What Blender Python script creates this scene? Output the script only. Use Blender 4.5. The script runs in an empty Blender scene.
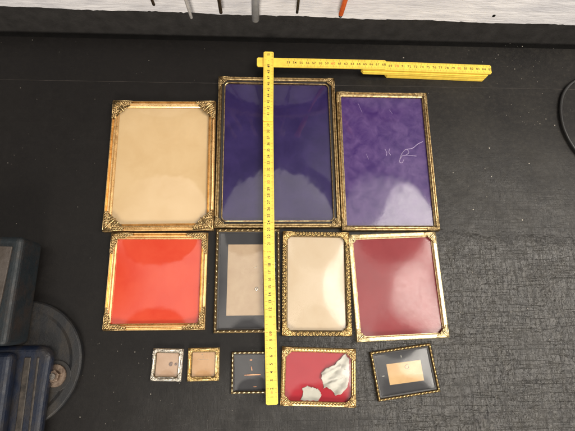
import bpy, math, random
from mathutils import Vector, Matrix, noise as mnoise

# ------------------------------------------------------------------ camera, world, lamps, exposure
S = 0.01                                   # all modelling below is in centimetres
sc = bpy.context.scene
COL = sc.collection
cam_d = bpy.data.cameras.new("camera"); cam = bpy.data.objects.new("camera", cam_d); COL.objects.link(cam)
right = Vector((0.9985175, -0.01266491, 0.05293769)); up = Vector((-0.00091061, 0.96853151, 0.24888932))
back = -Vector((0.05442398, 0.24856854, -0.96708413))
cam.matrix_world = Matrix(((right.x, up.x, back.x, 0), (right.y, up.y, back.y, 0), (right.z, up.z, back.z, 60.885 * S), (0, 0, 0, 1)))
cam_d.sensor_width = 36; cam_d.lens = 27.125; cam_d.clip_start = 0.01; cam_d.clip_end = 50
sc.camera = cam

def lamp(name, loc, target, energy, size, size_y=None, color=(1, .93, .83), shape='RECTANGLE'):
    l = bpy.data.lights.new(name, 'AREA'); l.energy = energy; l.color = color; l.shape = 'ELLIPSE' if size_y else shape; l.size = size
    if size_y: l.size_y = size_y
    o = bpy.data.objects.new(name, l); COL.objects.link(o)
    o.location = Vector(loc) * S
    d = (Vector(target) - Vector(loc)).normalized()
    o.rotation_euler = d.to_track_quat('-Z', 'Y').to_euler()
    return o
lamp('ceiling_lamp', (100, 4, 150), (6, 8, 0), 26, 1.15, 1.0)
lamp('wall_fill_lamp', (-10, -190, 130), (6, 46, 8), 62, 1.0, .7)  # unseen fill added on the viewer side to brighten the wall

world = bpy.data.worlds.new("World"); sc.world = world; world.use_nodes = True
wn, wl = world.node_tree.nodes, world.node_tree.links
for n in list(wn): wn.remove(n)
def W(t, **k):
    n = wn.new(t)
    for a, b in k.items(): setattr(n, a, b)
    return n
def wm(op, a, b=None, clamp=False):
    n = W('ShaderNodeMath', operation=op, use_clamp=clamp)
    for i, v in enumerate((a, b)):
        if v is None: continue
        if hasattr(v, 'links'): wl.new(v, n.inputs[i])
        else: n.inputs[i].default_value = v
    return n.outputs[0]
def wstep(v, a, b):                        # smooth 0..1 between a and b (a may be above b)
    n = W('ShaderNodeMapRange', interpolation_type='SMOOTHSTEP')
    wl.new(v, n.inputs[0]); lo, hi = min(a, b), max(a, b)
    n.inputs[1].default_value = lo; n.inputs[2].default_value = hi
    n.inputs[3].default_value = 0 if a < b else 1; n.inputs[4].default_value = 1 if a < b else 0
    return n.outputs[0]
tc = W('ShaderNodeTexCoord'); sx = W('ShaderNodeSeparateXYZ'); wl.new(tc.outputs['Generated'], sx.inputs[0])
dz = wm('MAXIMUM', sx.outputs[2], .02)
ex, ey = wm('DIVIDE', sx.outputs[0], dz), wm('DIVIDE', sx.outputs[1], dz)
nz = W('ShaderNodeTexNoise'); nz.inputs['Scale'].default_value = 3; nz.inputs['Detail'].default_value = 2
wl.new(tc.outputs['Generated'], nz.inputs['Vector'])
eyn = wm('ADD', ey, wm('MULTIPLY', wm('SUBTRACT', nz.outputs[0], .5), .08))
band = wm('MULTIPLY', wstep(eyn, .285, .265), wstep(eyn, -.22, -.16))
band = wm('MULTIPLY', band, wm('ADD', wm('MULTIPLY', wstep(ex, .1, .6), 1.0), 1.0))       # pale ceiling over the bench
band = wm('MULTIPLY', band, wstep(ex, -.75, -.1))
upz = wstep(sx.outputs[2], .0, .15)
far = wm('MULTIPLY', wstep(eyn, .82, .88), wstep(ey, 2.6, 1.0))           # upper part of the room beyond the bench
room = wm('ADD', wm('MULTIPLY', band, 2.8), wm('MULTIPLY', far, .8))
room = wm('ADD', wm('MULTIPLY', room, upz), .16)
bg = W('ShaderNodeBackground'); bg.inputs[0].default_value = (1, .93, .84, 1); wl.new(room, bg.inputs[1])
wo = W('ShaderNodeOutputWorld'); wl.new(bg.outputs[0], wo.inputs[0])

sc.view_settings.view_transform = 'Standard'; sc.view_settings.look = 'None'
sc.view_settings.exposure = 0; sc.view_settings.gamma = 1
sc.render.engine = 'CYCLES'
sc.cycles.sampling_pattern = 'TABULATED_SOBOL'; sc.cycles.max_bounces = 10; sc.cycles.transparent_max_bounces = 12; sc.cycles.caustics_reflective = False

# ------------------------------------------------------------------ materials
class Mat:
    def __init__(s, name):
        s.m = bpy.data.materials.new(name); s.m.use_nodes = True
        s.n, s.l = s.m.node_tree.nodes, s.m.node_tree.links
        s.b = s.n['Principled BSDF']; s.out = s.n['Material Output']
        s.tc = s.n.new('ShaderNodeTexCoord')
    def set(s, inp, v):
        i = s.b.inputs[inp]
        if hasattr(v, 'links'): s.l.new(v, i)
        else: i.default_value = (*v, 1) if isinstance(v, tuple) and len(v) == 3 else v
        return s
    def vec(s, scale=(1, 1, 1), rot=(0, 0, 0)):
        mp = s.n.new('ShaderNodeMapping'); s.l.new(s.tc.outputs['Object'], mp.inputs[0])
        mp.inputs['Scale'].default_value = tuple(c * 100 for c in scale); mp.inputs['Rotation'].default_value = rot
        return mp.outputs[0]
    def noise(s, sc_, detail=4, rough=.55, scale=(1, 1, 1), dist=0):
        n = s.n.new('ShaderNodeTexNoise'); n.inputs['Scale'].default_value = sc_; n.inputs['Detail'].default_value = detail
        n.inputs['Roughness'].default_value = rough; n.inputs['Distortion'].default_value = dist
        s.l.new(s.vec(scale), n.inputs['Vector']); return n.outputs[0]
    def vor(s, sc_, scale=(1, 1, 1), feature='DISTANCE_TO_EDGE'):
        n = s.n.new('ShaderNodeTexVoronoi'); n.feature = feature; n.inputs['Scale'].default_value = sc_
        s.l.new(s.vec(scale), n.inputs['Vector']); return n.outputs[0]
    def ramp(s, f, pts):
        n = s.n.new('ShaderNodeValToRGB'); s.l.new(f, n.inputs[0]); e = n.color_ramp.elements
        while len(e) < len(pts): e.new(.5)
        for el, (p, c) in zip(e, pts):
            el.position = p; el.color = (c, c, c, 1) if not isinstance(c, tuple) else (*c, 1)
        return n.outputs[0]
    def math(s, op, a, b, clamp=False):
        n = s.n.new('ShaderNodeMath'); n.operation = op; n.use_clamp = clamp
        for i, v in enumerate((a, b)):
            if hasattr(v, 'links'): s.l.new(v, n.inputs[i])
            else: n.inputs[i].default_value = v
        return n.outputs[0]
    def mix(s, f, a, b):
        n = s.n.new('ShaderNodeMix'); n.data_type = 'RGBA'
        for i, v in ((0, f), (6, a), (7, b)):
            if hasattr(v, 'links'): s.l.new(v, n.inputs[i])
            else: n.inputs[i].default_value = (*v, 1) if isinstance(v, tuple) else v
        return n.outputs[2]
    def bump(s, h, dist=.05, strength=1.0):
        n = s.n.new('ShaderNodeBump'); n.inputs['Distance'].default_value = dist * S; n.inputs['Strength'].default_value = strength
        s.l.new(h, n.inputs['Height']); s.l.new(n.outputs[0], s.b.inputs['Normal']); return s
    def sep(s):
        n = s.n.new('ShaderNodeSeparateXYZ'); s.l.new(s.tc.outputs['Object'], n.inputs[0]); return n.outputs
    def step(s, v, a, b):
        n = s.n.new('ShaderNodeMapRange'); n.interpolation_type = 'SMOOTHSTEP'; s.l.new(v, n.inputs[0])
        n.inputs[1].default_value = min(a, b); n.inputs[2].default_value = max(a, b)
        n.inputs[3].default_value = 0 if a < b else 1; n.inputs[4].default_value = 1 if a < b else 0
        return n.outputs[0]

def metal(name, light, dark, rough=.28, worn=.5, sc_=5, bump=.012):
    m = Mat(name)
    f = m.noise(sc_, 5, .6)
    m.set('Base Color', m.mix(m.ramp(f, [(.5 - .12, 0), (.5 + .16, 1)]), dark, light)).set('Metallic', 1.0)
    m.set('Roughness', m.ramp(m.noise(9, 4), [(.3, rough * .7), (.7, rough * 1.5)]))
    m.bump(m.noise(16, 4), bump); return m.m
M = {}
M['copper_gold'] = metal('copper_gold', (.86, .6, .3), (.66, .43, .19), .3, sc_=1.0, bump=.004)
M['old_gold'] = metal('old_gold', (.74, .54, .27), (.3, .2, .09), .3)
M['brass'] = metal('aged_brass', (.52, .39, .2), (.2, .135, .065), .32, sc_=2.5, bump=.006)
M['gold'] = metal('bright_gold', (.74, .55, .25), (.36, .24, .1), .3)
M['pale_gold'] = metal('pale_gold', (.76, .65, .42), (.5, .39, .21), .38, sc_=3, bump=.006)
M['silver'] = metal('worn_silver', (.72, .68, .6), (.34, .3, .25), .3)
M['dark_gold'] = metal('dark_metal_gap_shade', (.16, .11, .05), (.05, .035, .02), .45)  # dark border metal; below the lace it also stands for shade in the gaps
M['recess'] = metal('filigree_shade_gold', (.24, .17, .08), (.1, .07, .035), .42)  # darkened gold, shade between the corner scrolls put into the colour
M['steel'] = metal('satin_steel', (.62, .62, .62), (.45, .45, .45), .3)
M['dark_steel'] = metal('dark_steel', (.2, .18, .16), (.1, .09, .08), .4)
M['bronze'] = metal('bronze_steel', (.36, .28, .2), (.2, .15, .1), .38)
M['rust_steel'] = metal('rusty_bolt_steel', (.26, .2, .155), (.12, .085, .065), .42, sc_=3)

def paint(name, c, rough=.4, spec=.5, var=.12, sc_=1.2, bump=.02, bsc=14):
    m = Mat(name); f = m.noise(sc_, 5, .6)
    a = tuple(x * (1 - var) for x in c); b = tuple(min(1, x * (1 + var)) for x in c)
    m.set('Base Color', m.mix(m.ramp(f, [(.35, 0), (.65, 1)]), a, b)).set('Roughness', rough)
    m.b.inputs['Specular IOR Level'].default_value = spec
    m.bump(m.noise(bsc, 4), bump); return m
# black bench paint: glossy on the left, scuffed and grained on the front right
def rubbed(name, c, rub, rough=.5):
    m = Mat(name); a = m.ramp(m.noise(.35, 7, .7, (1.6, .7, 1)), [(.46, 0), (.62, 1)]); b = m.noise(2.5, 5, .7)
    col = m.mix(m.math('MULTIPLY', a, .75), c, rub); col = m.mix(m.ramp(b, [(.5, 0), (.8, .6)]), col, tuple(x * .4 for x in c))
    m.set('Base Color', col).set('Roughness', m.ramp(m.noise(.8, 5), [(.3, rough - .12), (.7, rough + .12)]))
    m.b.inputs['Specular IOR Level'].default_value = .35; m.bump(m.noise(3, 7, .7), .04); return m.m
def bench_mat():
    m = Mat('black_bench_paint'); xyz = m.sep()
    wob = m.math('MULTIPLY', m.math('SUBTRACT', m.noise(.35, 5, .65), .5), .035)
    yy = m.math('ADD', xyz[1], wob); xx = m.math('ADD', xyz[0], m.math('MULTIPLY', wob, 4))
    wear = m.math('MULTIPLY', m.step(yy, .148, .098), m.step(xx, -.02, .22))
    upper = m.math('MULTIPLY', m.math('MULTIPLY', m.step(yy, .34, .15), m.step(xx, .2, .34)), .3)
    wear = m.math('MAXIMUM', wear, upper)
    low = m.math('MULTIPLY', m.math('MULTIPLY', m.step(yy, -.02, -.1), m.step(xx, -.3, .1)), .5)
    wear = m.math('MAXIMUM', wear, low)
    patch = m.ramp(m.noise(.13, 4, .6), [(.32, .3), (.65, 1)])
    wear = m.math('MULTIPLY', wear, patch, True)
    coarse = m.noise(.45, 7, .7, (1.3, .8, 1)); grain = m.noise(1.0, 9, .72, (1.5, .8, 1)); fine = m.noise(5, 8, .8, (1, .7, 1))
    def cr(n_, a):
        return m.ramp(n_, [(.5 - a, 1), (.5, 0), (.5 + a, 1)])
    c1 = cr(m.noise(.55, 5, .6, (1.7, .45, 1), .5), .010); c2 = cr(m.noise(.4, 5, .6, (.4, 1.6, 1), .5), .007); c3 = cr(m.noise(1.1, 5, .6, (1.4, .6, 1), .3), .014)
    cracks = m.math('MULTIPLY', m.math('MULTIPLY', c1, c2), c3)
    pits = m.ramp(m.noise(2.4, 6, .7), [(.34, 0), (.42, 1)])
    h = m.math('ADD', m.math('MULTIPLY', grain, 1.0), m.math('MULTIPLY', fine, .3))
    h = m.math('ADD', h, m.math('MULTIPLY', coarse, 2.4)); h = m.math('ADD', h, m.math('MULTIPLY', cracks, .16)); h = m.math('ADD', h, m.math('MULTIPLY', pits, .3))
    sv = cr(m.noise(.9, 2, .4, (1.6, .06, 1), .15), .012); sh = cr(m.noise(.8, 2, .4, (.07, 1.5, 1), .15), .010); sd = m.ramp(m.noise(.9, 2, .4, (.5, .5, 1), .1), [(.45, 0), (.55, 1)])
    rot = m.n.new('ShaderNodeTexNoise'); rot.inputs['Scale'].default_value = .8; rot.inputs['Detail'].default_value = 2; m.l.new(m.vec((1.5, .07, 1), (0, 0, .7)), rot.inputs['Vector'])
    sx_ = cr(rot.outputs[0], .012)
    scr = m.math('MULTIPLY', m.math('MULTIPLY', m.math('MAXIMUM', sv, sd), sh), m.math('MAXIMUM', sx_, m.math('SUBTRACT', 1.0, sd)))
    h = m.math('ADD', h, m.math('MULTIPLY', scr, .35))
    groove = m.math('MULTIPLY', m.ramp(m.noise(1.6, 3, .6, (.07, 2.2, 1), .3), [(.42, -1), (.48, 0)]), m.step(xyz[1], -.04, -.07))
    h = m.math('ADD', h, m.math('MULTIPLY', groove, .6)); hw = m.math('MULTIPLY', h, wear)
    h0 = m.math('ADD', m.math('MULTIPLY', m.noise(.5, 5, .6, (.3, 1.6, 1), 1.5), .09), m.math('MULTIPLY', m.noise(4, 7, .75), .12))
    m.bump(m.math('ADD', hw, h0), .13)
    dust = m.ramp(m.noise(1.4, 9, .8), [(.48, 0), (.75, 1)]); smudge = m.ramp(m.noise(.11, 5, .65), [(.4, 0), (.7, 1)])
    rd = m.math('MULTIPLY', m.step(xyz[0], .0, .3), .55)  # dust tint rises to the right, lamp sheen put into the colour
    k = m.math('MULTIPLY', m.math('ADD', dust, m.math('MULTIPLY', smudge, .5)), m.math('ADD', rd, .14))
    base = m.mix(k, (.0055, .0048, .0047), (.03, .027, .022))
    scuff = m.math('MULTIPLY', m.math('MULTIPLY', m.ramp(m.math('ADD', m.math('MULTIPLY', grain, .6), m.math('MULTIPLY', coarse, .4)), [(.43, 0), (.62, 1)]), m.math('ADD', m.math('MULTIPLY', cracks, .35), .65)), wear)
    base = m.mix(scuff, base, (.036, .032, .025)); m.set('Base Color', base)
    m.set('Roughness', m.math('ADD', m.math('MULTIPLY', wear, -.27), m.ramp(m.noise(.5, 6, .65), [(.3, .40), (.7, .56)])))
    m.set('Specular IOR Level', m.math('ADD', m.math('MULTIPLY', wear, .75), .2))
    return m.m
M['bench'] = bench_mat()
M['navy_body'] = rubbed('navy_machine_enamel', (.0035, .007, .018), (.02, .017, .015))
M['teal_body'] = rubbed('dark_teal_enamel', (.007, .011, .014), (.02, .014, .011), .55)
M['grey_plate'] = rubbed('greasy_grey_plate', (.06, .05, .044), (.035, .026, .02), .55)
M['base_disc'] = rubbed('oily_cast_iron', (.009, .0095, .011), (.022, .018, .014), .45)
M['skirt'] = paint('black_board_paint', (.03, .028, .027), .4, .5, .2, .5, .04, 3).m
def white_mat():
    m = Mat('white_wall_paint')
    streak = m.noise(.5, 5, .6, (.3, 1, 1.2), .5); fine = m.noise(5, 5, .65)
    c = m.mix(m.ramp(streak, [(.3, 0), (.62, 1)]), (.58, .57, .60), (.80, .78, .79))
    c = m.mix(m.ramp(fine, [(.62, 0), (.75, .7)]), c, (.3, .28, .28))
    m.set('Base Color', c).set('Roughness', .38).bump(m.noise(1.2, 5, .6, (.3, 1, 2)), .12); return m.m
M['white'] = white_mat()
M['edge_wood'] = paint('worn_board_edge', (.04, .034, .03), .5, .4, .6, .5).m
M['gap'] = paint('gap_shade', (.004, .004, .004), .8, .1).m  # near-black colour standing for the shade inside the gap and hole
M['fleck'] = paint('paint_fleck', (.36, .33, .28), .6, .3, .6, 1.5).m
M['yellow'] = paint('yellow_rule_lacquer', (.74, .515, .065), .36, .5, .1, 1.2, .01).m
M['yellow_edge'] = paint('pale_rule_edge', (.8, .62, .25), .45, .4, .12, 3).m
M['ink'] = paint('black_ink', (.03, .02, .012), .5, .3).m
M['tick'] = paint('brown_tick_ink', (.22, .13, .03), .5, .3).m
M['red_ink'] = paint('red_ink', (.78, .12, .04), .5, .3).m
M['black_rim'] = paint('black_rim', (.015, .013, .013), .35, .4).m
M['rib'] = paint('rubbed_brown_rib', (.025, .02, .016), .5, .4, .6, 1.2).m
M['cable'] = paint('black_cable_rubber', (.012, .012, .012), .32, .5).m
M['pale'] = paint('pale_worn_steel', (.42, .4, .38), .35, .5, .2, 2).m
M['orange'] = paint('orange_plastic', (.72, .13, .03), .4, .5).m
M['beech'] = paint('oiled_wood', (.28, .16, .07), .5, .4, .3, 2).m
M['dull_grey'] = paint('grey_enamel', (.27, .27, .275), .3, .5, .15).m

def card(name, c, c2=None, rough=.75, sc_=.5, bump=.0008, sheen=0, wr=0, dots=None):
    c = tuple(x * .63 for x in c); c2 = tuple(x * .63 for x in c2) if c2 else None
    m = Mat(name); f = m.noise(sc_, 5, .6, dist=.5)
    col = m.mix(m.ramp(f, [(.35, 0), (.68, 1)]), c, c2 or tuple(x * .82 for x in c))
    m.set('Base Color', col).set('Roughness', rough)
    m.b.inputs['Specular IOR Level'].default_value = .12
    h = m.noise(11, 4)
    if wr:
        h = m.math('MULTIPLY', m.noise(.28, 5, .5, (1, .6, 1), 1.2), wr)
    if not wr: m.bump(h, bump)
    return m.m
M['c_cream'] = card('cream_card', (.78, .56, .31), (.72, .50, .26), sc_=.25)
M['c_orange'] = card('orange_red_card', (.80, .09, .04), (.74, .06, .026), sc_=.25)
M['c_purple'] = card('deep_purple_satin', (.026, .017, .085), (.042, .028, .12), .3, .35, wr=1.8)
M['c_violet'] = card('violet_satin', (.055, .024, .145), (.13, .075, .23), .3, .6, wr=1.5)
M['c_grey'] = card('charcoal_mat', (.05, .05, .055), (.06, .06, .065), .6)
M['c_ivory'] = card('ivory_satin', (.74, .60, .43), (.70, .55, .38), .5, .3, wr=.3)
M['c_wine'] = card('wine_red_card', (.33, .05, .058), (.28, .04, .048), .6, .3)
M['c_beige'] = card('beige_card', (.56, .38, .26), (.5, .33, .22), .8, .6)
M['c_peach'] = card('peach_card', (.62, .38, .2), (.54, .31, .15), .8, .6)
M['c_kraft'] = card('kraft_label', (.58, .44, .3), (.52, .38, .26), .8, .8)
M['c_tan'] = card('tan_label', (.75, .5, .25), (.66, .42, .2), .8, .8)
M['c_crimson'] = card('crimson_card', (.48, .025, .04), (.43, .02, .035), .6, .3)
M['c_paper'] = card('torn_white_paper', (.66, .64, .56), (.6, .58, .5), .7, .3, .001)
M['mark'] = paint('grey_brown_mark', (.17, .12, .1), .7, .2, .3, 6).m
M['mark_soft'] = paint('faint_pencil_mark', (.30, .22, .15), .7, .2, .3, 6).m
M['mark_orange'] = paint('orange_ink_line', (.65, .3, .15), .7, .2, .3, 6).m
M['scratch'] = paint('scratch_glint', (.30, .24, .38), .6, .4, .3, 6).m  # pale colour for the scratches, with their glint painted in

def glass(rough=.05, smear=.5, ior=1.5):
    m = Mat('glass'); m.n.remove(m.b)
    g = m.n.new('ShaderNodeBsdfGlossy'); t = m.n.new('ShaderNodeBsdfTransparent'); fr = m.n.new('ShaderNodeFresnel')
    fr.inputs[0].default_value = ior; mx = m.n.new('ShaderNodeMixShader')
    m.l.new(m.ramp(m.noise(.5, 5, .65), [(.35, rough), (.75, rough + .1 * smear)]), g.inputs['Roughness'])
    ge = m.n.new('ShaderNodeNewGeometry'); bf = ge.outputs['Backfacing']
    fac = m.math('ADD', m.math('MULTIPLY', fr.outputs[0], m.math('SUBTRACT', 1.0, bf)), m.math('MULTIPLY', bf, .03 if ior > 1.1 else 0.0))
    m.l.new(fac, mx.inputs[0]); m.l.new(t.outputs[0], mx.inputs[1]); m.l.new(g.outputs[0], mx.inputs[2])
    m.l.new(mx.outputs[0], m.out.inputs[0]); return m.m
M['glass'] = glass(.045); M['glass_clear'] = glass(.05, ior=1.001); M['glass_soft'] = glass(.16); M['glass_mid'] = glass(.09)

# ------------------------------------------------------------------ mesh helpers
class MB:
    def __init__(s): s.v, s.f, s.sm = [], [], []
    def add(s, vs, fs, smooth=False, T=None):
        o = len(s.v)
        s.v += [tuple(T @ Vector(p)) if T else tuple(p) for p in vs]
        s.f += [tuple(i + o for i in f) for f in fs]; s.sm += [smooth] * len(fs); return s
    def box(s, x0, x1, y0, y1, z0, z1, T=None):
        v = [(x, y, z) for z in (z0, z1) for y in (y0, y1) for x in (x0, x1)]
        return s.add(v, [(0, 2, 3, 1), (4, 5, 7, 6), (0, 1, 5, 4), (1, 3, 7, 5), (3, 2, 6, 7), (2, 0, 4, 6)], False, T)
    def prism(s, pts, z0, z1, T=None, smooth=False):
        n = len(pts); v = [(x, y, z0) for x, y in pts] + [(x, y, z1) for x, y in pts]
        return s.add(v, [tuple(range(n))[::-1], tuple(range(n, 2 * n))] + [(i, (i + 1) % n, n + (i + 1) % n, n + i) for i in range(n)], smooth, T)
    def ball(s, c, r, nu=8, nv=5, T=None):
        rx, ry, rz = (r, r, r) if not isinstance(r, tuple) else r
        v = [(c[0], c[1], c[2] - rz)]
        for j in range(1, nv):
            a = -math.pi / 2 + math.pi * j / nv
            v += [(c[0] + rx * math.cos(a) * math.cos(2 * math.pi * i / nu), c[1] + ry * math.cos(a) * math.sin(2 * math.pi * i / nu), c[2] + rz * math.sin(a)) for i in range(nu)]
        v.append((c[0], c[1], c[2] + rz)); L = len(v) - 1; f = []
        for i in range(nu):
            k = (i + 1) % nu; f.append((0, 1 + k, 1 + i)); f.append((L, L - nu + i, L - nu + k))
            for j in range(nv - 2):
                a = 1 + j * nu; f.append((a + i, a + k, a + nu + k, a + nu + i))
        return s.add(v, f, True, T)
    def tube(s, pts, r, n=7, T=None, cap=True):
        pts = [Vector(p) for p in pts]; R = r if isinstance(r, (list, tuple)) else [r] * len(pts); v, f = [], []
        nrm = None
        for i, p in enumerate(pts):
            t = (pts[min(i + 1, len(pts) - 1)] - pts[max(i - 1, 0)]).normalized()
            if nrm is None: nrm = t.orthogonal().normalized()
            nrm = (nrm - t * nrm.dot(t)).normalized(); b = t.cross(nrm)
            v += [tuple(p + (nrm * math.cos(2 * math.pi * k / n) + b * math.sin(2 * math.pi * k / n)) * R[i]) for k in range(n)]
        for i in range(len(pts) - 1):
            for k in range(n):
                k2 = (k + 1) % n; f.append((i * n + k, i * n + k2, (i + 1) * n + k2, (i + 1) * n + k))
        if cap: f += [tuple(range(n))[::-1], tuple(range((len(pts) - 1) * n, len(pts) * n))]
        return s.add(v, f, True, T)
    def lathe(s, prof, n=48, T=None):          # prof: (radius, z)
        v, f = [], []
        for r, z in prof: v += [(r * math.cos(2 * math.pi * k / n), r * math.sin(2 * math.pi * k / n), z) for k in range(n)]
        for i in range(len(prof) - 1):
            for k in range(n):
                k2 = (k + 1) % n; f.append((i * n + k, i * n + k2, (i + 1) * n + k2, (i + 1) * n + k))
        f += [tuple(range(n))[::-1], tuple(range((len(prof) - 1) * n, len(prof) * n))]
        return s.add(v, f, False, T)
    def ring(s, w, h, prof, closed=True, n=6, smooth=False):   # prof: (inset, z, corner radius)
        v, f = [], []; N = 4 * (n + 1)
        for d, z, r in prof:
            a, b = w / 2 - d, h / 2 - d
            for q, (sx_, sy_) in enumerate(((1, 1), (-1, 1), (-1, -1), (1, -1))):
                for k in range(n + 1):
                    t = math.pi / 2 * (q + k / n)
                    v.append((sx_ * (a - r) + r * math.cos(t), sy_ * (b - r) + r * math.sin(t), z))
        m_ = len(prof)
        for i in range(m_ if closed else m_ - 1):
            j = (i + 1) % m_
            for k in range(N):
                k2 = (k + 1) % N; f.append((i * N + k, i * N + k2, j * N + k2, j * N + k))
        return s.add(v, f, smooth)
    def build(s, name, mat, parent=None, bevel=0, loc=None, rot=0, auto=None):
        me = bpy.data.meshes.new(name); me.from_pydata([(x * S, y * S, z * S) for x, y, z in s.v], [], s.f)
        me.polygons.foreach_set('use_smooth', s.sm); me.materials.append(M[mat] if isinstance(mat, str) else mat); me.update()
        o = bpy.data.objects.new(name, me); COL.objects.link(o)
        if parent: o.parent = parent
        if loc: o.location = Vector(loc) * S
        o.rotation_euler.z = rot
        if bevel:
            b = o.modifiers.new('bevel', 'BEVEL'); b.width = bevel * S; b.segments = 4; b.limit_method = 'ANGLE'
        return o
def tag(o, label=None, cat=None, group=None, kind=None):
    for k, v in (('label', label), ('category', cat), ('group', group), ('kind', kind)):
        if v: o[k] = v
    return o
def thing(name, label, cat, loc=(0, 0, 0), rot=0, group=None, kind=None):
    o = bpy.data.objects.new(name, None); COL.objects.link(o); o.location = Vector(loc) * S; o.rotation_euler.z = rot
    o.empty_display_size = .02
    return tag(o, label, cat, group, kind)

# ------------------------------------------------------------------ the bench and the wall behind it
bench = thing('workbench_top', 'black painted workbench top of long planks, scuffed at the front right', 'workbench', kind='structure')
for y0, y1, z in ((-70, 36.955, 0), (36.995, 44.6, 0.0)):
    MB().box(-110, 120, y0, y1, -4, z).build('plank', 'bench', bench, bevel=.05)
MB().box(-110, 120, 36.957, 36.993, -3, -.01).build('worn_joint', 'edge_wood', bench)
gapf = MB().box(-110, 120, 44.62, 46.1, -6, -5).build('gap_floor', 'gap', bench)
wall = thing('wall', 'white painted wall board with a ragged paint edge behind the bench', 'wall', (0, 46.2, 0), kind='structure')
MB().box(-110, 120, 0, 3, -8, 70).build('skirting_board', 'skirt', wall)
random.seed(4)
wp = []
x = -110.
while x < 120:
    z = 4.37 - .0095 * x + .10 * math.sin(x * .31) + random.uniform(-.07, .09)
    if random.random() < .05: z += random.uniform(-.2, .12)
    wp.append((x, z)); x += random.uniform(.25, .9)
wp.append((120, 3.3))
v, f = [], []
for x, z in wp: v += [(x, -.12, z), (x, -.12, 17.5), (x, 0.0, z - .02), (x, 0.0, 17.5)]
for i in range(len(wp) - 1):
    a = i * 4; f += [(a, a + 4, a + 5, a + 1), (a, a + 2, a + 6, a + 4), (a + 1, a + 5, a + 7, a + 3)]
MB().add(v, f).build('white_paint', 'white', wall)
kh = MB().lathe([(.0001, 0), (.26, .0), (.22, .06), (.0001, .07)], 12, Matrix.Rotation(math.pi / 2, 4, 'X') @ Matrix.Identity(4))
kh.build('knot_hole', 'gap', wall, loc=(35.4, -.13, 5.6))

# hand tools hanging from a rail, only the shafts come down into view
rail = thing('tool_rail', 'wooden tool rail on the white wall holding the hanging tools', 'rail', (0, 44.57, 0))
MB().box(-30, 30, -.9, 1.45, 19, 20.6).build('rail_board', 'beech', rail, bevel=.15)
def tool(x, ztip, xt, r0, r1, matn, label, cat='hand tool', hmat='beech', tip=None):
    t = thing('hanging_tool', label, cat, (x, 44.57, ztip))
    dx = (xt - x) / 3.2 * 15
    MB().tube([(0, 0, 0), (0, 0, .12), (dx * .5, 0, 8), (dx, 0, 15)], [r0 * .75, r0, (r0 + r1) / 2, r1], 16).build('shaft', matn, t)
    MB().tube([(dx, 0, 15.01), (dx, 0, 16), (dx, 0, 20), (dx, 0, 25), (dx, 0, 26)], [r1 * 1.1, r1 * 1.5 + .3, r1 * 1.3 + .4, r1 * 1.5 + .4, .2], 16).build('handle', hmat, t)
    if tip: MB().tube([(0, 0, -.35), (0, 0, 0.0)], [r0 * .7, r0 * .9], 12).build('tip', tip, t)
tool(-15.64, 7.72, -15.75, .22, .25, 'bronze', 'thin brown metal tool shaft, leftmost of the tools against the white wall')
tool(-10.76, 5.22, -10.95, .21, .36, 'pale', 'pale slim steel shaft reaching past the white paint edge')
tool(-6.29, 6.45, -6.33, .26, .27, 'bronze', 'bronze coloured tool shaft between the pale slim shaft and the thick grey one')
tool(-1.28, 5.14, -1.22, .56, .64, 'dull_grey', 'thick grey steel shaft, widest tool hanging at the wall')
tool(4.83, 6.87, 4.84, .2, .22, 'dark_steel', 'thin dark grey tool shaft just left of the orange one')
tool(11.31, 6.75, 11.45, .36, .42, 'orange', 'orange shafted tool with a dark tip hanging at the wall', hmat='orange', tip='black_rim')

def cat(pts, n=8):
    P = [Vector(p) for p in pts]; out = []
    for i in range(len(P) - 1):
        p0, p1, p2, p3 = P[max(i - 1, 0)], P[i], P[i + 1], P[min(i + 2, len(P) - 1)]
        for k in range(n):
            q = k / n; out.append(.5 * ((2 * p1) + (p2 - p0) * q + (2 * p0 - 5 * p1 + 4 * p2 - p3) * q * q + (3 * p1 - p0 - 3 * p2 + p3) * q ** 3))
    return out + [P[-1]]
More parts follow.
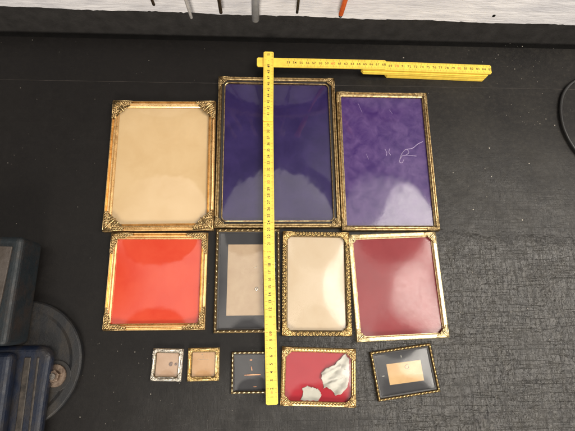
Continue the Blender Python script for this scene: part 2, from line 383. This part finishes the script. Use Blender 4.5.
# ------------------------------------------------------------------ ornament kits (corner at origin, legs along +x and +y)
def spiral(cx, cy, r, a0, turns, z, rr=.35, n=14):
    return [(cx + (r * (1 - (1 - rr) * k / n)) * math.cos(a0 + turns * 2 * math.pi * k / n), cy + (r * (1 - (1 - rr) * k / n)) * math.sin(a0 + turns * 2 * math.pi * k / n), z) for k in range(n + 1)]
def corner_mesh(L, w, z, seed, t=.07, diag=0.0, dens=1.0):
    rnd = random.Random(seed); mb = MB(); mb.kit = (L, w, z, diag)
    def both(fn):
        fn(lambda x, y: (x, y)); fn(lambda x, y: (y, x))
    # outer lip and scalloped inner edge
    def edge(m):
        mb.tube([(*m(t, t), z), (*m(L * .5, t), z + .03), (*m(L, t), z - .02)], [t, t, t * .6], 6)
        k = 0.; pts = []
        n = max(3, int(L / (w * .42)))
        for i in range(n):
            x = w * .55 + (L - w * .6) * (i + .5) / n; taper = 1 - .45 * (i / n) ** 2
            wd = w * taper; r = wd * .27
            mb.tube([(*m(px, py), pz) for px, py, pz in spiral(x, wd * .62, r, rnd.uniform(0, 6), rnd.choice((-1, 1)) * 1.1, z + .05)], t * .85, 5)
            mb.ball((*m(x, wd * .62), z + .04), t * 1.25, 7, 4)
            if dens > .8:
                mb.ball((*m(x + r, wd * .24), z + .03), (t * 1.6, t * 1.2, t * 1.2), 7, 4)
                a = rnd.uniform(0, 3); mb.tube([(*m(x - r, wd * .25), z), (*m(x, wd * .38), z + .08), (*m(x + r, wd * .3), z)], [t * .4, t * 1.1, t * .4], 6)
    both(edge)
    # leaf on the diagonal
    d = w * .95 + diag
    mb.tube([(t, t, z), (d * .4, d * .4, z + .1), (d * .75, d * .75, z + .06), (d, d, z - .04)], [t, t * 2.0, t * 1.7, t * .5], 8)
    for m in ((lambda x, y: (x, y)), (lambda x, y: (y, x))):
        mb.tube([(*m(d * .2, d * .15), z), (*m(d * .62, d * .28), z + .08), (*m(d * .98, d * .38), z)], [t * .5, t * 1.3, t * .5], 6)
        if diag > .2:
            mb.tube([(*m(px, py), pz) for px, py, pz in spiral(d * .98, d * .62, diag * .42, 2.2, -1.2, z + .03)], t * .9, 6)
            mb.ball((*m(d * 1.15, d * .45), z + .02), t * 1.4, 7, 4)
    return mb
def place_corners(parent, w, h, mb, mat, base=None, off=-.03):
    first = mb.build('corner_ornament', mat, parent)
    L, cw, cz, dg = mb.kit; q = cw + dg * .9
    rec = MB().prism([(.03, .03), (L * .98, .03), (L * .96, cw * .5), (q * 1.25, cw * .92), (q, q * .72), (q * .94, q * .94), (q * .72, q), (cw * .92, q * 1.25), (cw * .5, L * .96), (.03, L * .98)], cz - .12, cz - .035)
    rec = rec.build('filigree_shade_plate', 'recess', first)  # dark plate added to shade the gaps in the ornament
    for k, (sx_, sy_) in enumerate(((-1, -1), (1, -1), (1, 1), (-1, 1))):
        o = first if k == 0 else first.copy()
        if k:
            COL.objects.link(o); o.parent = parent
            rc = rec.copy(); COL.objects.link(rc); rc.parent = o
        o.location = (sx_ * (w / 2 + off) * S, sy_ * (h / 2 + off) * S, 0); o.rotation_euler.z = k * math.pi / 2
    return first
def pane(parent, w, h, z, bulge, r=.3, mat='glass', n=48, wav=.012, streak=0):
    ox = random.random() * 50
    v, f = [], []
    for lay in (0, 1):
        for j in range(n + 1):
            for i in range(n + 1):
                u, q = -1 + 2 * i / n, -1 + 2 * j / n
                x_, y_ = u * w / 2, q * h / 2; e_ = (1 - u ** 4) * (1 - q ** 4)
                zz = z + bulge * (1 - u * u) * (1 - q * q) - lay * .12 + e_ * (wav * mnoise.noise(Vector((x_ * .35 + ox, y_ * .35, 1))) + .4 * wav * mnoise.noise(Vector((x_ * 1.1 + ox, y_ * 1.1, 5)))
                    + streak * mnoise.noise(Vector(((x_ - .45 * y_) * 1.1 + ox, (x_ * .45 + y_) * .22, 9))))
                v.append((u * w / 2, q * h / 2, zz))
    N = (n + 1) ** 2; sides = []
    for j in range(n):
        for i in range(n):
            a = j * (n + 1) + i; f.append((a, a + 1, a + n + 2, a + n + 1)); f.append((N + a, N + a + n + 1, N + a + n + 2, N + a + 1))
    for i in range(n):
        for a, b in ((i, i + 1), (n * (n + 1) + i + 1, n * (n + 1) + i), ((i + 1) * (n + 1), i * (n + 1)), (i * (n + 1) + n, (i + 1) * (n + 1) + n)):
            sides.append((a, N + a, N + b, b))
    for q4 in sides:
        k0 = len(v); v += [v[i_] for i_ in q4]; f.append((k0, k0 + 1, k0 + 2, k0 + 3))
    o = MB().add(v, f, True).build('glass_pane', mat, parent)
    o.data.materials.append(M['glass_clear'])                  # the underside adds no second reflection
    for k_, p_ in enumerate(o.data.polygons):
        if k_ < 2 * n * n and k_ % 2 == 1: p_.material_index = 1
    return o
def sheet(parent, name, mat, w, h, z, t=.1):
    return MB().box(-w / 2, w / 2, -h / 2, h / 2, z - t, z).build(name, mat, parent)
def poly(parent, name, mat, pts, z0, z1): return MB().prism(pts, z0, z1).build(name, mat, parent)

def beads(mb, w, h, d, z, r, step, slant=.6, corner=.3):   # slanted beads round a border, like twisted rope
    for side in range(4):
        L = (w if side % 2 == 0 else h) - 2 * d; n = max(2, int(round(L / step)))
        R = Matrix.Rotation(side * math.pi / 2, 4, 'Z'); off = (h if side % 2 == 0 else w) / 2 - d
        for i in range(n):
            x = -L / 2 + L * (i + .5) / n
            T = R @ Matrix.Translation((x, -off, z)) @ Matrix.Rotation(slant, 4, 'Z')
            mb.ball((0, 0, 0), r, 8, 5, T)
    return mb

# ------------------------------------------------------------------ the frames
# A: large cream frame
def moulded(t, w, h, mat, zt=.9, wd=1.0, dark=True):
    MB().ring(w, h, [(0, 0, .05), (0, zt * .72, .05), (.06, zt * .8, .05), (.14, zt * .8, .05), (.2, zt * .66, .06), (wd * .34, zt * .74, .06), (wd * .52, zt, .06),
                     (wd * .66, zt * .98, .06), (wd * .8, zt * .74, .08), (wd * .86, zt * .72, .1), (wd * .92, zt * .8, .1), (wd, zt * .72, .1), (wd, 0, .1)]).build('border', mat, t)
G4 = 'ornate metal photo frames laid out on the bench'
t = thing('photo_frame', 'large copper gold frame with filigree corners round a plain cream card', 'picture frame', (-14.89, 23.29, 0), math.radians(.67), G4)
moulded(t, 15.36, 20.13, 'copper_gold', .95, 1.05)
place_corners(t, 15.36, 20.13, corner_mesh(2.9, 1.15, .93, 3, .075, .75), 'old_gold')
sheet(t, 'backing_card', 'c_cream', 13.5, 18.3, .4); pane(t, 13.4, 18.2, .48, .75, n=80, wav=.010, streak=.003)

t = thing('photo_frame', 'square gold frame with leafy corners holding a bright orange red card', 'picture frame', (-14.53, 6.36, 0), math.radians(-.11), G4)
moulded(t, 13.35, 13.23, 'copper_gold', .85, .9)
place_corners(t, 13.35, 13.23, corner_mesh(3.0, .92, .84, 8, .07, .12), 'old_gold')
sheet(t, 'backing_card', 'c_orange', 11.8, 11.7, .36); pane(t, 11.7, 11.6, .42, .55)

# B: biggest frame, deep purple
t = thing('photo_frame', 'tallest brass frame, black rounded inner rim over dark purple satin, crossed by the rule', 'picture frame', (2.03, 25.71, 0), math.radians(.07), G4)
w, h = 18.1, 24.05
MB().ring(w, h, [(0, 0, .06), (0, .7, .06), (.08, .84, .06), (.2, .84, .08), (.26, .76, .1), (.36, .9, .1), (.5, .9, .1), (.58, .78, .12), (.62, .5, .12), (.62, 0, .12)]).build('border', 'brass', t)
MB().ring(w, h, [(.625, 0, .3), (.625, .62, .3), (.92, .6, .6), (.92, 0, .6)]).build('inner_rim', 'black_rim', t)
MB().ring(w, h, [(.93, .1, .62), (.93, .66, .62), (1.0, .7, .6), (1.07, .66, .6), (1.07, .1, .6)]).build('inner_bead', 'brass', t)
place_corners(t, w, h, corner_mesh(1.7, .62, .86, 11, .06, .5, .7), 'brass')
sheet(t, 'backing_card', 'c_purple', 15.95, 21.9, .35); pane(t, 15.9, 21.85, .44, .7, n=90, wav=.010, streak=.010)

t = thing('photo_frame', 'tall brass frame holding violet satin with a pale glinting scratched mark, right of the tallest frame', 'picture frame', (18.38, 24.33, 0), math.radians(-.1), G4)
w, h = 14.39, 22.23
MB().ring(w, h, [(0, 0, .06), (0, .66, .06), (.08, .8, .06), (.2, .8, .08), (.27, .7, .1), (.38, .84, .1), (.5, .84, .1), (.6, .7, .12), (.78, .62, .12), (.78, 0, .12)]).build('border', 'brass', t)
place_corners(t, w, h, corner_mesh(1.9, .62, .82, 15, .055, .1, .9), 'brass')
cd = sheet(t, 'backing_card', 'c_violet', 12.95, 20.8, .35); pane(t, 12.9, 20.7, .44, .6, mat='glass_mid', n=90, wav=.008, streak=.006)
def stroke(pts, r): MB().tube([tuple(p) for p in cat([(x_, y_, .352) for x_, y_ in pts], 6)], r * .6, 5).build('glint_scratch', 'scratch', cd)
stroke([(2.2, .1), (2.6, 1.0), (3.3, 1.7), (3.7, 1.2), (3.1, .7), (2.6, .6), (2.1, -.3), (2.5, -.5), (2.8, 0)], .07)
stroke([(3.3, 1.7), (4.3, 1.9), (5.2, 2.6), (6.0, 3.0)], .09); stroke([(3.1, .75), (4.0, .7), (4.8, .6)], .06)
stroke([(0, 1.7), (.25, 1.2), (.2, .6)], .06); stroke([(.8, 1.8), (.6, 1.2), (.85, .7)], .06)
stroke([(-2.9, .9), (-2.6, 0)], .035); stroke([(1.2, 8.3), (1.6, 7.6)], .03); stroke([(-3.7, 9.3), (-3.2, 7.9)], .03)

# E: grey mat frame with rope border
def rope_frame(t, w, h, zt, wd, step, slant, rimw, gold='pale_gold', beadr=(.2, .09, .09)):
    MB().ring(w, h, [(0, 0, .04), (0, zt * .75, .04), (wd * .3, zt * .9, .05), (wd * .7, zt * .9, .05), (wd, zt * .7, .06), (wd, 0, .06)]).build('border', 'dark_gold', t)
    beads(MB(), w, h, wd * .5, zt * .9, beadr, step, slant).build('rope_beading', gold, t)
    if rimw: MB().ring(w, h, [(wd + .01, 0, .1), (wd + .01, zt * .6, .1), (wd + rimw, zt * .55, .15), (wd + rimw, 0, .15)]).build('inner_rim', 'black_rim', t)
t = thing('photo_frame', 'black and gold rope edged frame with kraft paper rectangle on grey, crossed by the rule', 'picture frame', (-2.26, 6.42, 0), math.radians(.05), G4)
rope_frame(t, 9.01, 14.29, .65, .42, .78, .45, .22)
sheet(t, 'grey_mat', 'c_grey', 7.8, 13.1, .25)
lb = poly(t, 'paper_label', 'c_kraft', [(-2.83, -4.88), (2.25, -4.88), (2.2, 4.92), (-2.75, 4.92)], .251, .275)
MB().tube(spiral(1.24, -1.34, .2, 0, 1.1, .3, .8), .075, 6).build('ring_stud', 'silver', lb)
MB().ball((1.0, 1.6, .28), (.14, .05, .03)).build('glint_bead', 'silver', lb); MB().ball((1.25, 1.75, .28), (.05, .12, .03)).build('glint_bead', 'silver', lb)  # tiny silver beads added as glints on the label
pane(t, 7.7, 13.0, .33, .4)

# F: ivory lace-edged frame
def lace_border(t, w, h, z, wd, seed, mat, tt=.06):
    rnd = random.Random(seed); mb = MB()
    for side in range(4):
        L = (w if side % 2 == 0 else h) - 2 * wd; n = int(L / .42); off = (h if side % 2 == 0 else w) / 2
        R = Matrix.Rotation(side * math.pi / 2, 4, 'Z')
        for i in range(n):
            x = -L / 2 + L * (i + .5) / n
            T = R @ Matrix.Translation((x, -off + wd * .5, z))
            r = wd * rnd.uniform(.26, .34)
            mb.tube(spiral(0, wd * .1 * (-1) ** i, r, rnd.uniform(0, 6.3), rnd.choice((-1, 1)) * 1.05, .02, .4, 10), tt, 5, T)
            mb.ball((.2, wd * .33, 0), tt * 1.15, 6, 4, T); mb.ball((.05, -wd * .36, .0), (tt * 2, tt * 1.1, tt), 6, 4, T)
            mb.ball((0, 0, .03), tt * 1.3, 6, 4, T)
    return mb.build('lace_edging', mat, t)
t = thing('photo_frame', 'gold lace edged frame with rounded opening round a glossy ivory panel', 'picture frame', (7.31, 5.90, 0), math.radians(-1.1), G4)
w, h = 9.58, 14.42
MB().ring(w, h, [(0, 0, .1), (0, .45, .1), (.06, .55, .1), (.2, .55, .15), (.55, .6, .3), (.72, .55, .5), (.78, .5, .55), (.78, 0, .55)]).build('border', 'dark_gold', t)
lace_border(t, w, h, .62, .66, 5, 'gold')
place_corners(t, w, h, corner_mesh(1.7, .8, .72, 21, .075, .25), 'gold')
sheet(t, 'ivory_panel', 'c_ivory', 8.1, 12.95, .3); pane(t, 8.02, 12.86, .36, .8, mat='glass_soft')

# G: wine red frame
t = thing('photo_frame', 'pale gold flat bordered frame turned slightly, holding a glossy wine red card', 'picture frame', (18.66, 5.45, 0), math.radians(2.02), G4)
w, h = 12.79, 14.81
MB().ring(w, h, [(0, 0, .08), (0, .7, .08), (.06, .78, .08), (.5, .8, .1), (.56, .74, .12), (.62, .5, .15), (.7, .5, .18), (.7, 0, .18)]).build('border', 'pale_gold', t)
mb = MB()
beads(mb, w, h, .6, .72, (.075, .075, .075), .2, 0); beads(mb, w, h, .1, .77, (.075, .06, .05), .2, 0)
mb.build('milled_beading', 'old_gold', t)
place_corners(t, w, h, corner_mesh(1.7, .66, .82, 31, .06, .4, .7), 'pale_gold')
sheet(t, 'backing_card', 'c_wine', 11.5, 13.5, .3); pane(t, 11.4, 13.4, .4, .65, mat='glass_soft')

# H, I: miniature frames
def mini(label, x, y, w, h, rot, mat, cardm, marks, seed, skew=0):
    t = thing('miniature_frame', label, 'picture frame', (x, y, 0), math.radians(rot), G4)
    MB().ring(w, h, [(0, 0, .04), (0, .35, .04), (.1, .45, .05), (.26, .45, .05), (.32, .3, .06), (.5, .34, .06), (.5, 0, .06)]).build('border', mat, t)
    place_corners(t, w, h, corner_mesh(1.0, .52, .44, seed, .055, .1, .9), mat)
    mb = MB()
    for k in range(4):
        T = Matrix.Rotation(k * math.pi / 2, 4, 'Z') @ Matrix.Translation((0, -w / 2 + .2, .44)); mb.ball((0, 0, 0), (.9, .12, .08), 12, 6, T)
    mb.build('side_reed', mat, t)
    MB().ring(w, h, [(.505, 0, .06), (.505, .3, .06), (.57, .3, .06), (.57, 0, .06)]).build('inner_rim', 'dark_gold', t)
    c = sheet(t, 'backing_card', cardm, w - 1.02, h - 1.02, .15)
    mb = MB()
    for (mx_, my_, ra, rb, sp) in marks:
        if sp: mb.tube(spiral(mx_, my_, ra, .5, 1.6, .153, .3), rb, 5)
        else: mb.ball((mx_, my_, .15), (ra, rb, .012), 10, 4)
    mb.build('mark', 'mark' if mat == 'silver' else 'mark_soft', c)
    pane(t, w - 1.08, h - 1.08, .24, .08)
mini('miniature silver frame with two dark spots on its beige card', -12.65, -4.64, 4.02, 4.07, -2.09, 'silver', 'c_beige',
     [(.48, .04, .24, .09, 1), (.48, .04, .12, .1, 0), (1.12, .05, .17, .06, 1), (1.12, .05, .08, .08, 0)], 41)
mini('miniature bright gold frame with a faint mark near the top of its peach card', -7.91, -4.66, 4.14, 4.16, .1, 'gold', 'c_peach',
     [(-.21, 1.2, .1, .08, 0), (-.7, .64, .1, .04, 0), (.5, .55, .1, .05, 0), (-.1, .9, .05, .12, 0), (-.3, .6, .25, .03, 0), (.1, .62, .2, .03, 0), (.3, -.6, .06, .05, 0)], 43)

# J: small dark frame under the rule
t = thing('photo_frame', 'small dark frame with an orange line on grey card, under the rule end', 'picture frame', (-1.35, -5.76, 0), 0, G4)
rope_frame(t, 5.84, 5.24, .5, .3, .62, .08, .1, 'pale_gold', (.24, .1, .08))
c = sheet(t, 'grey_card', 'c_grey', 5.0, 4.4, .2)
MB().tube([(-1.21, -.36, .2), (-.1, -.31, .205), (.96, -.3, .2)], [.06, .1, .06], 6).build('orange_line', 'mark_orange', c)
MB().tube([(-.3, .7, .2), (-.2, .2, .2)], [.09, .06], 6).build('short_line', 'mark_orange', c)
MB().ball((-.35, 1.53, .2), (.2, .08, .02), 10, 4).build('spot', 'mark_orange', c); MB().ball((.21, -1.82, .2), (.28, .04, .02), 10, 4).build('spot', 'mark_orange', c)
pane(t, 4.95, 4.35, .27, .12)

# K: crimson frame with torn paper
t = thing('photo_frame', 'small wide gold frame with rounded opening, torn white paper pieces on crimson card', 'picture frame', (7.23, -6.46, 0), math.radians(-2.7), G4)
w, h = 9.96, 7.36
MB().ring(w, h, [(0, 0, .08), (0, .5, .08), (.1, .62, .1), (.28, .68, .2), (.42, .6, .3), (.5, .62, .4), (.62, .5, .5), (.62, 0, .5)]).build('border', 'gold', t)
mb = MB(); beads(mb, w, h, .3, .66, (.2, .11, .07), .42, .5); mb.build('leaf_beading', 'gold', t)
place_corners(t, w, h, corner_mesh(1.5, .7, .66, 51, .065, .35), 'old_gold')
sheet(t, 'backing_card', 'c_crimson', 8.75, 6.15, .15)
def torn(pts, name, hfun, z=.17):
    xs, ys = [p[0] for p in pts], [p[1] for p in pts]; st = .075
    def inside(x, y):
        c = False; n = len(pts)
        for i in range(n):
            (x1, y1), (x2, y2) = pts[i], pts[i - 1]
            if (y1 > y) != (y2 > y) and x < (x2 - x1) * (y - y1) / (y2 - y1) + x1: c = not c
        return c
    nx, ny = int((max(xs) - min(xs)) / st) + 2, int((max(ys) - min(ys)) / st) + 2; idx = {}; v, f = [], []
    def vid(i, j):
        if (i, j) not in idx:
            x, y = min(xs) + i * st, min(ys) + j * st; idx[(i, j)] = len(v)
            v.append((x + .03 * math.sin(9 * y), y + .03 * math.sin(8 * x), z + hfun(x, y)))
        return idx[(i, j)]
    for i in range(nx):
        for j in range(ny):
            if inside(min(xs) + (i + .5) * st, min(ys) + (j + .5) * st): f.append((vid(i, j), vid(i + 1, j), vid(i + 1, j + 1), vid(i, j + 1)))
    o = MB().add(v, f, True).build(name, 'c_paper', t)
    so = o.modifiers.new('thickness', 'SOLIDIFY'); so.thickness = .015 * S; so.offset = -1
    return o
def fold(x, y):
    d = x - .9 * y
    h = .13 + .12 * math.sin(d * 2.9 + .5) + .05 * math.sin((x * .5 + y) * 5.2)
    h += .16 * max(0, 1 - abs(y - (.35 + .55 * (x - 1.0))) / .3) * (x < 3.0)
    h -= .14 * max(0, 1 - abs(y - (-.75 + .35 * (x - 1.0))) / .2) * (x < 3.2)
    e = min(1, max(0, (4.2 - x) * 2)); return min(.4, max(.0, h * 1.25)) * e
torn([(3.6, 3.0), (4.1, 2.35), (4.2, .36), (3.9, -1.14), (3.04, -2.03), (2.31, -2.26), (1.69, -1.55), (1.08, -1.27), (.71, -1.41), (.65, -.82), (.4, -.21), (.39, .48), (.93, 1.01), (2.04, 1.47), (3.03, 2.44)], 'torn_paper', fold)
torn([(-2.3, -3.01), (-1.96, -2.21), (-2.1, -1.54), (-1.49, -1.23), (-.71, -1.39), (-.02, -1.53), (.48, -2.26), (.05, -3.0)], 'torn_paper',
     lambda x, y: .05 + .05 * math.sin(3 * x + 2 * y) + .1 * max(0, 1 - math.hypot(x + 1, y + 1.3) / .5))
pane(t, 8.65, 6.05, .48, .16)

# L: tilted black frame with tan label
t = thing('photo_frame', 'small tilted black and gold frame with a tan label on black mat', 'picture frame', (18.85, -6.06, 0), math.radians(7.24), G4)
rope_frame(t, 8.5, 6.31, .6, .36, .52, .25, .2, 'gold', (.2, .11, .08))
sheet(t, 'black_mat', 'c_grey', 7.4, 5.2, .2)
lb = poly(t, 'paper_label', 'c_tan', [(-2.26, -1.38), (2.44, -1.47), (2.5, 1.15), (-2.24, 1.27)], .201, .225)
MB().tube(spiral(.48, .54, .27, 0, 1.0, .24, .95, 16), .045, 6).build('ring_stamp', 'mark_soft', lb)
MB().ball((-2.93, -.15, .21), (.22, .05, .03)).build('paper_fleck', 'c_paper', t); MB().ball((-.03, 2.0, .21), (.05, .2, .03)).build('paper_fleck', 'c_paper', t)
pane(t, 7.3, 5.1, .27, .35, mat='glass_soft')

# ------------------------------------------------------------------ the folding rule
GL = {}
def glyph(ch):
    if ch not in GL:
        c = bpy.data.curves.new('g', 'FONT'); c.body = ch; c.size = 1; c.offset = .014; o = bpy.data.objects.new('g', c); COL.objects.link(o)
        dg = bpy.context.evaluated_depsgraph_get(); me = o.evaluated_get(dg).to_mesh()
        vs = [tuple(v_.co) for v_ in me.vertices]; fs = [tuple(p.vertices) for p in me.polygons]
        o.evaluated_get(dg).to_mesh_clear(); bpy.data.objects.remove(o); bpy.data.curves.remove(c)
        xs = [v_[0] for v_ in vs]; ys = [v_[1] for v_ in vs]
        cx = (min(xs) + max(xs)) / 2; cy = (min(ys) + max(ys)) / 2
        GL[ch] = ([(a - cx, b - cy, 0) for a, b, _ in vs], fs, max(xs) - min(xs))
    return GL[ch]
def write(mb, text, T, size):
    W_ = [max(glyph(c)[2], .3) + .08 for c in text]; x = -sum(W_) / 2
    for c, wv in zip(text, W_):
        g = glyph(c); mb.add([((a + x + wv / 2) * size, b * size, 0) for a, b, _ in g[0]], g[1], False, T); x += wv
rule = thing('folding_rule', 'yellow folding rule opened to an upright arm and a top arm with folded layers', 'folding rule', (0, 0, 0))
WD, TH = 1.55, .25
def segment(p0, p1, z, marks, tens=(), extra=(), flat=True, chamfer=.22, wd=WD):
    a = Vector((*p0, 0)); b = Vector((*p1, 0)); L = (b - a).length; ang = math.atan2(b.y - a.y, b.x - a.x)
    c = chamfer; hw = wd / 2
    o = MB().prism([(0, -hw + c), (c * .7, -hw), (L - c * .7, -hw), (L, -hw + c), (L, hw - c), (L - c * .7, hw), (c * .7, hw), (0, hw - c)], 0, TH).build('rule_segment', 'yellow', rule, bevel=.035, loc=(a.x, a.y, z), rot=ang)
    e = MB()
    if marks or tens:
        ink, tk, rd = MB(), MB(), MB(); zt = TH + .004
        for s_, num in marks: write(ink, str(num), Matrix.Translation((s_, 0, zt)), .56)
        for s_, num in tens: write(rd, str(num), Matrix.Translation((s_, 0, zt)), .6)
        for s_, txt, dy, sz in extra: write(rd, txt, Matrix.Translation((s_, dy, zt)), sz)
        allm = sorted([s_ for s_, _ in list(marks) + list(tens)])
        lo, hi = allm[0] - .9, allm[-1] + .9; k0 = allm[0]
        n = int(round((hi - lo) / .1))
        for i in range(n + 1):
            s_ = k0 - .9 + i * .1; ph = int(round((s_ - k0) * 10)) % 10
            ln = .34 if ph == 0 else (.26 if ph == 5 else .15); tw = .022 if ph == 0 else (.016 if ph == 5 else .008)
            if s_ < .1 or s_ > L - .1: continue
            for sg in (-1, 1):
                y0_, y1_ = sorted((sg * (hw - .09), sg * (hw - .09 - ln))); tk.add([(s_ - tw, y0_, zt - .001), (s_ + tw, y0_, zt - .001), (s_ + tw, y1_, zt - .001), (s_ - tw, y1_, zt - .001)], [(0, 1, 2, 3)])
        if ink.v: ink.build('numerals', 'ink', o)
        if rd.v: rd.build('red_numerals', 'red_ink', o)
        if tk.v: tk.build('tick_marks', 'tick', o)
    return o
def vseg(ylo, yhi, xlo, xhi, z, t0, t1, skip=(), extra=()):
    k = (60.885 - z - TH) / (60.885 - 1.3)
    p0, p1 = (xlo * k, ylo * k), (xhi * k, yhi * k)
    mk, tn = [], []
    for tt in range(t0, t1 + 1):
        s_ = ((-9.71 + tt) * k - p0[1])
        if tt in skip: continue
        (tn if tt % 10 == 0 else mk).append((s_, tt))
    return segment(p0, p1, z, mk, tn, extra)
vseg(-9.67, 11.6, 1.06, .68, 1.12, 1, 20, skip=(10,), extra=((1.5, 'III', 0, .42), (8.65, 'o', 0, .6), (12.6, '=', -.3, .42)))
vseg(10.2, 31.2, .70, .61, 1.39, 21, 40, skip=())
top = vseg(30.1, 41.76, .61, .73, 1.9, 41, 51, skip=(50,), extra=((9.05, '-', 0, .5), (9.95, '-', 0, .5)))
top.location.z = 1.66 * S; top.rotation_euler = (Matrix.Rotation(top.rotation_euler.z, 4, 'Z') @ Matrix.Rotation(-.046, 4, 'Y')).to_euler()
# top arm
def hpt(x, y, z): k = (60.885 - z - TH) / (60.885 - 2.1); return (x * k, y * k)
zA = 1.80
p0, p1 = hpt(-1.1, 39.52, zA), hpt(19.1, 39.5, zA); kx = (60.885 - zA - TH) / (60.885 - 2.0)
segment(p0, p1, zA, [((10.743 + (tt - 60)) * kx - p0[0], tt) for tt in range(53, 69) if tt != 60], [(10.743 * kx - p0[0], 60)])
zB = 1.53
p0, p1 = hpt(19.0 - 3.8, 39.36, zB), hpt(35.9, 39.0, zB)
segment(p0, p1, zB, [((10.743 + (tt - 60)) * kx * 1.005 - p0[0], tt) for tt in range(69, 86) if tt not in (70, 80)], [((20.743) * kx * 1.005 - p0[0], 70), ((30.743) * kx * 1.005 - p0[0], 80)])
for i, z in enumerate((1.26, .99, .72, .45, .18)):
    a, b = (15.3 if i < 2 else 19.3, 39.36 - .03 * i), (35.85 - .06 * i, 39.02 - .04 * i)
    segment(a, b, z - .15, [], wd=WD + .05 * (i % 2), chamfer=.45)

# ------------------------------------------------------------------ bench vise at the left
vise = thing('bench_vise', 'dark blue bench vise on a round bolted base at the left edge', 'vise', (-31.4, -4.2, 0))
MB().lathe([(.01, 0), (7.95, 0), (8.0, .12), (8.0, .8), (7.8, 1.0), (6.9, 1.05), (6.5, .95), (.01, .95)], 96).build('round_base', 'base_disc', vise, bevel=.05)
lug = MB()
lug.lathe([(.01, .96), (1.95, .96), (1.9, 1.12), (.01, 1.14)], 40, Matrix.Translation((5.0, -1.5, 0)))
lug.box(1.5, 5.0, -2.6, -.4, .955, 1.05); lug.build('bolt_lug', 'base_disc', vise, bevel=.04)
b = thing('clamp_bolt', None, None); b.parent = vise; b.location = Vector((5.0, -1.45, 1.14)) * S
MB().lathe([(.75, 0), (1.36, 0), (1.42, .08), (1.36, .18), (.75, .2)], 40).build('washer', 'rust_steel', b)
MB().prism([(.78 * math.cos(k * math.pi / 3 + .3), .78 * math.sin(k * math.pi / 3 + .3)) for k in range(6)], .2, .75).build('hex_nut', 'rust_steel', b, bevel=.06)
MB().lathe([(.01, .2), (.42, .2), (.4, .95), (.01, 1.0)], 20).build('bolt_end', 'dark_steel', b, bevel=.04)
# jaw block: side face towards the bench, greasy grey plate on top
MB().prism([(-8, 2.4), (1.2, 2.4), (1.4, 15.6), (-8, 15.6)], .96, 6.2).build('jaw_block', 'teal_body', vise, bevel=.7)
MB().prism([(-8, 3.2), (-.4, 3.2), (.05, 8), (.4, 14.2), (-8, 14.5)], 6.21, 6.5).build('jaw_plate', 'grey_plate', vise, bevel=.06)
MB().prism([(-8, -14), (4.5, -14), (4.7, -3), (4.9, 1.2), (3.9, 2.3), (-8, 2.3)], .96, 2.6).build('body_casting', 'navy_body', vise, bevel=.75)
for x0, x1, z1 in ((1.7, 2.5, 2.75), (3.2, 3.5, 2.7)):
    MB().box(x0, x1, -14, .9, 2.4, z1).build('casting_rib', 'rib', vise, bevel=.1)
MB().box(-8, 1.1, -14, 1.6, 2.61, 4.6).build('slide_bar', 'navy_body', vise, bevel=.8)
MB().tube([(-6, 1.9, 5.4), (-.9, 1.2, 5.2)], .28, 14).build('screw_handle', 'steel', vise)

# ------------------------------------------------------------------ cable loop at the right
cp = [(62, 35, .35), (57, 38.4, .35), (53, 39.0, .4), (50.4, 38.1, .4), (48.4, 36, .38), (47.4, 33, .36), (47.4, 29.6, .36), (48.6, 26.2, .36), (51, 23, .36), (55, 20, .36), (62, 18, .36)]
o = MB().tube(cat(cp), .25, 14).build('cable', 'cable'); tag(o, 'black cable curving in a loop on the bench at the right edge', 'cable')

# ------------------------------------------------------------------ paint flecks and dust scattered on the bench
random.seed(12); mb = MB()
def fleck(x, y, r, z=0.0):
    n = random.choice((4, 5, 6)); a0 = random.random() * 6
    pts = [(x + r * random.uniform(.6, 1.2) * math.cos(a0 + 6.283 * k / n), y + r * random.uniform(.5, 1.1) * math.sin(a0 + 6.283 * k / n)) for k in range(n)]
    mb.prism(pts, z - .03, z + random.uniform(.02, .05))
for _ in range(260):
    x, y = random.uniform(-43, 52), random.uniform(-17, 44)
    fleck(x, y, random.choice((.014, .018, .02, .025, .03, .045)))
for cx, cy, n, s_ in ((44, 32, 20, 3), (40, 41, 18, 4), (-18, -9, 26, 6), (-37, 25, 10, 3), (34, 20, 10, 4), (28, 2, 30, 8), (-10, -11, 22, 5), (44, 42, 14, 4)):
    for _ in range(n): fleck(random.gauss(cx, s_), random.gauss(cy, s_ * .6), random.choice((.018, .022, .03, .04, .065)))
for x, y, r in ((35, 26.5, .12), (31.2, 16.6, .12), (46.2, 30.5, .1), (22.7, 42.2, .12), (41, 24, .1), (-10, 7, .08), (38.5, 15, .1)): fleck(x, y, r)
o = mb.build('paint_flecks', 'fleck'); tag(o, 'tiny pale paint flecks and grit scattered over the black bench', 'grit', kind='stuff')
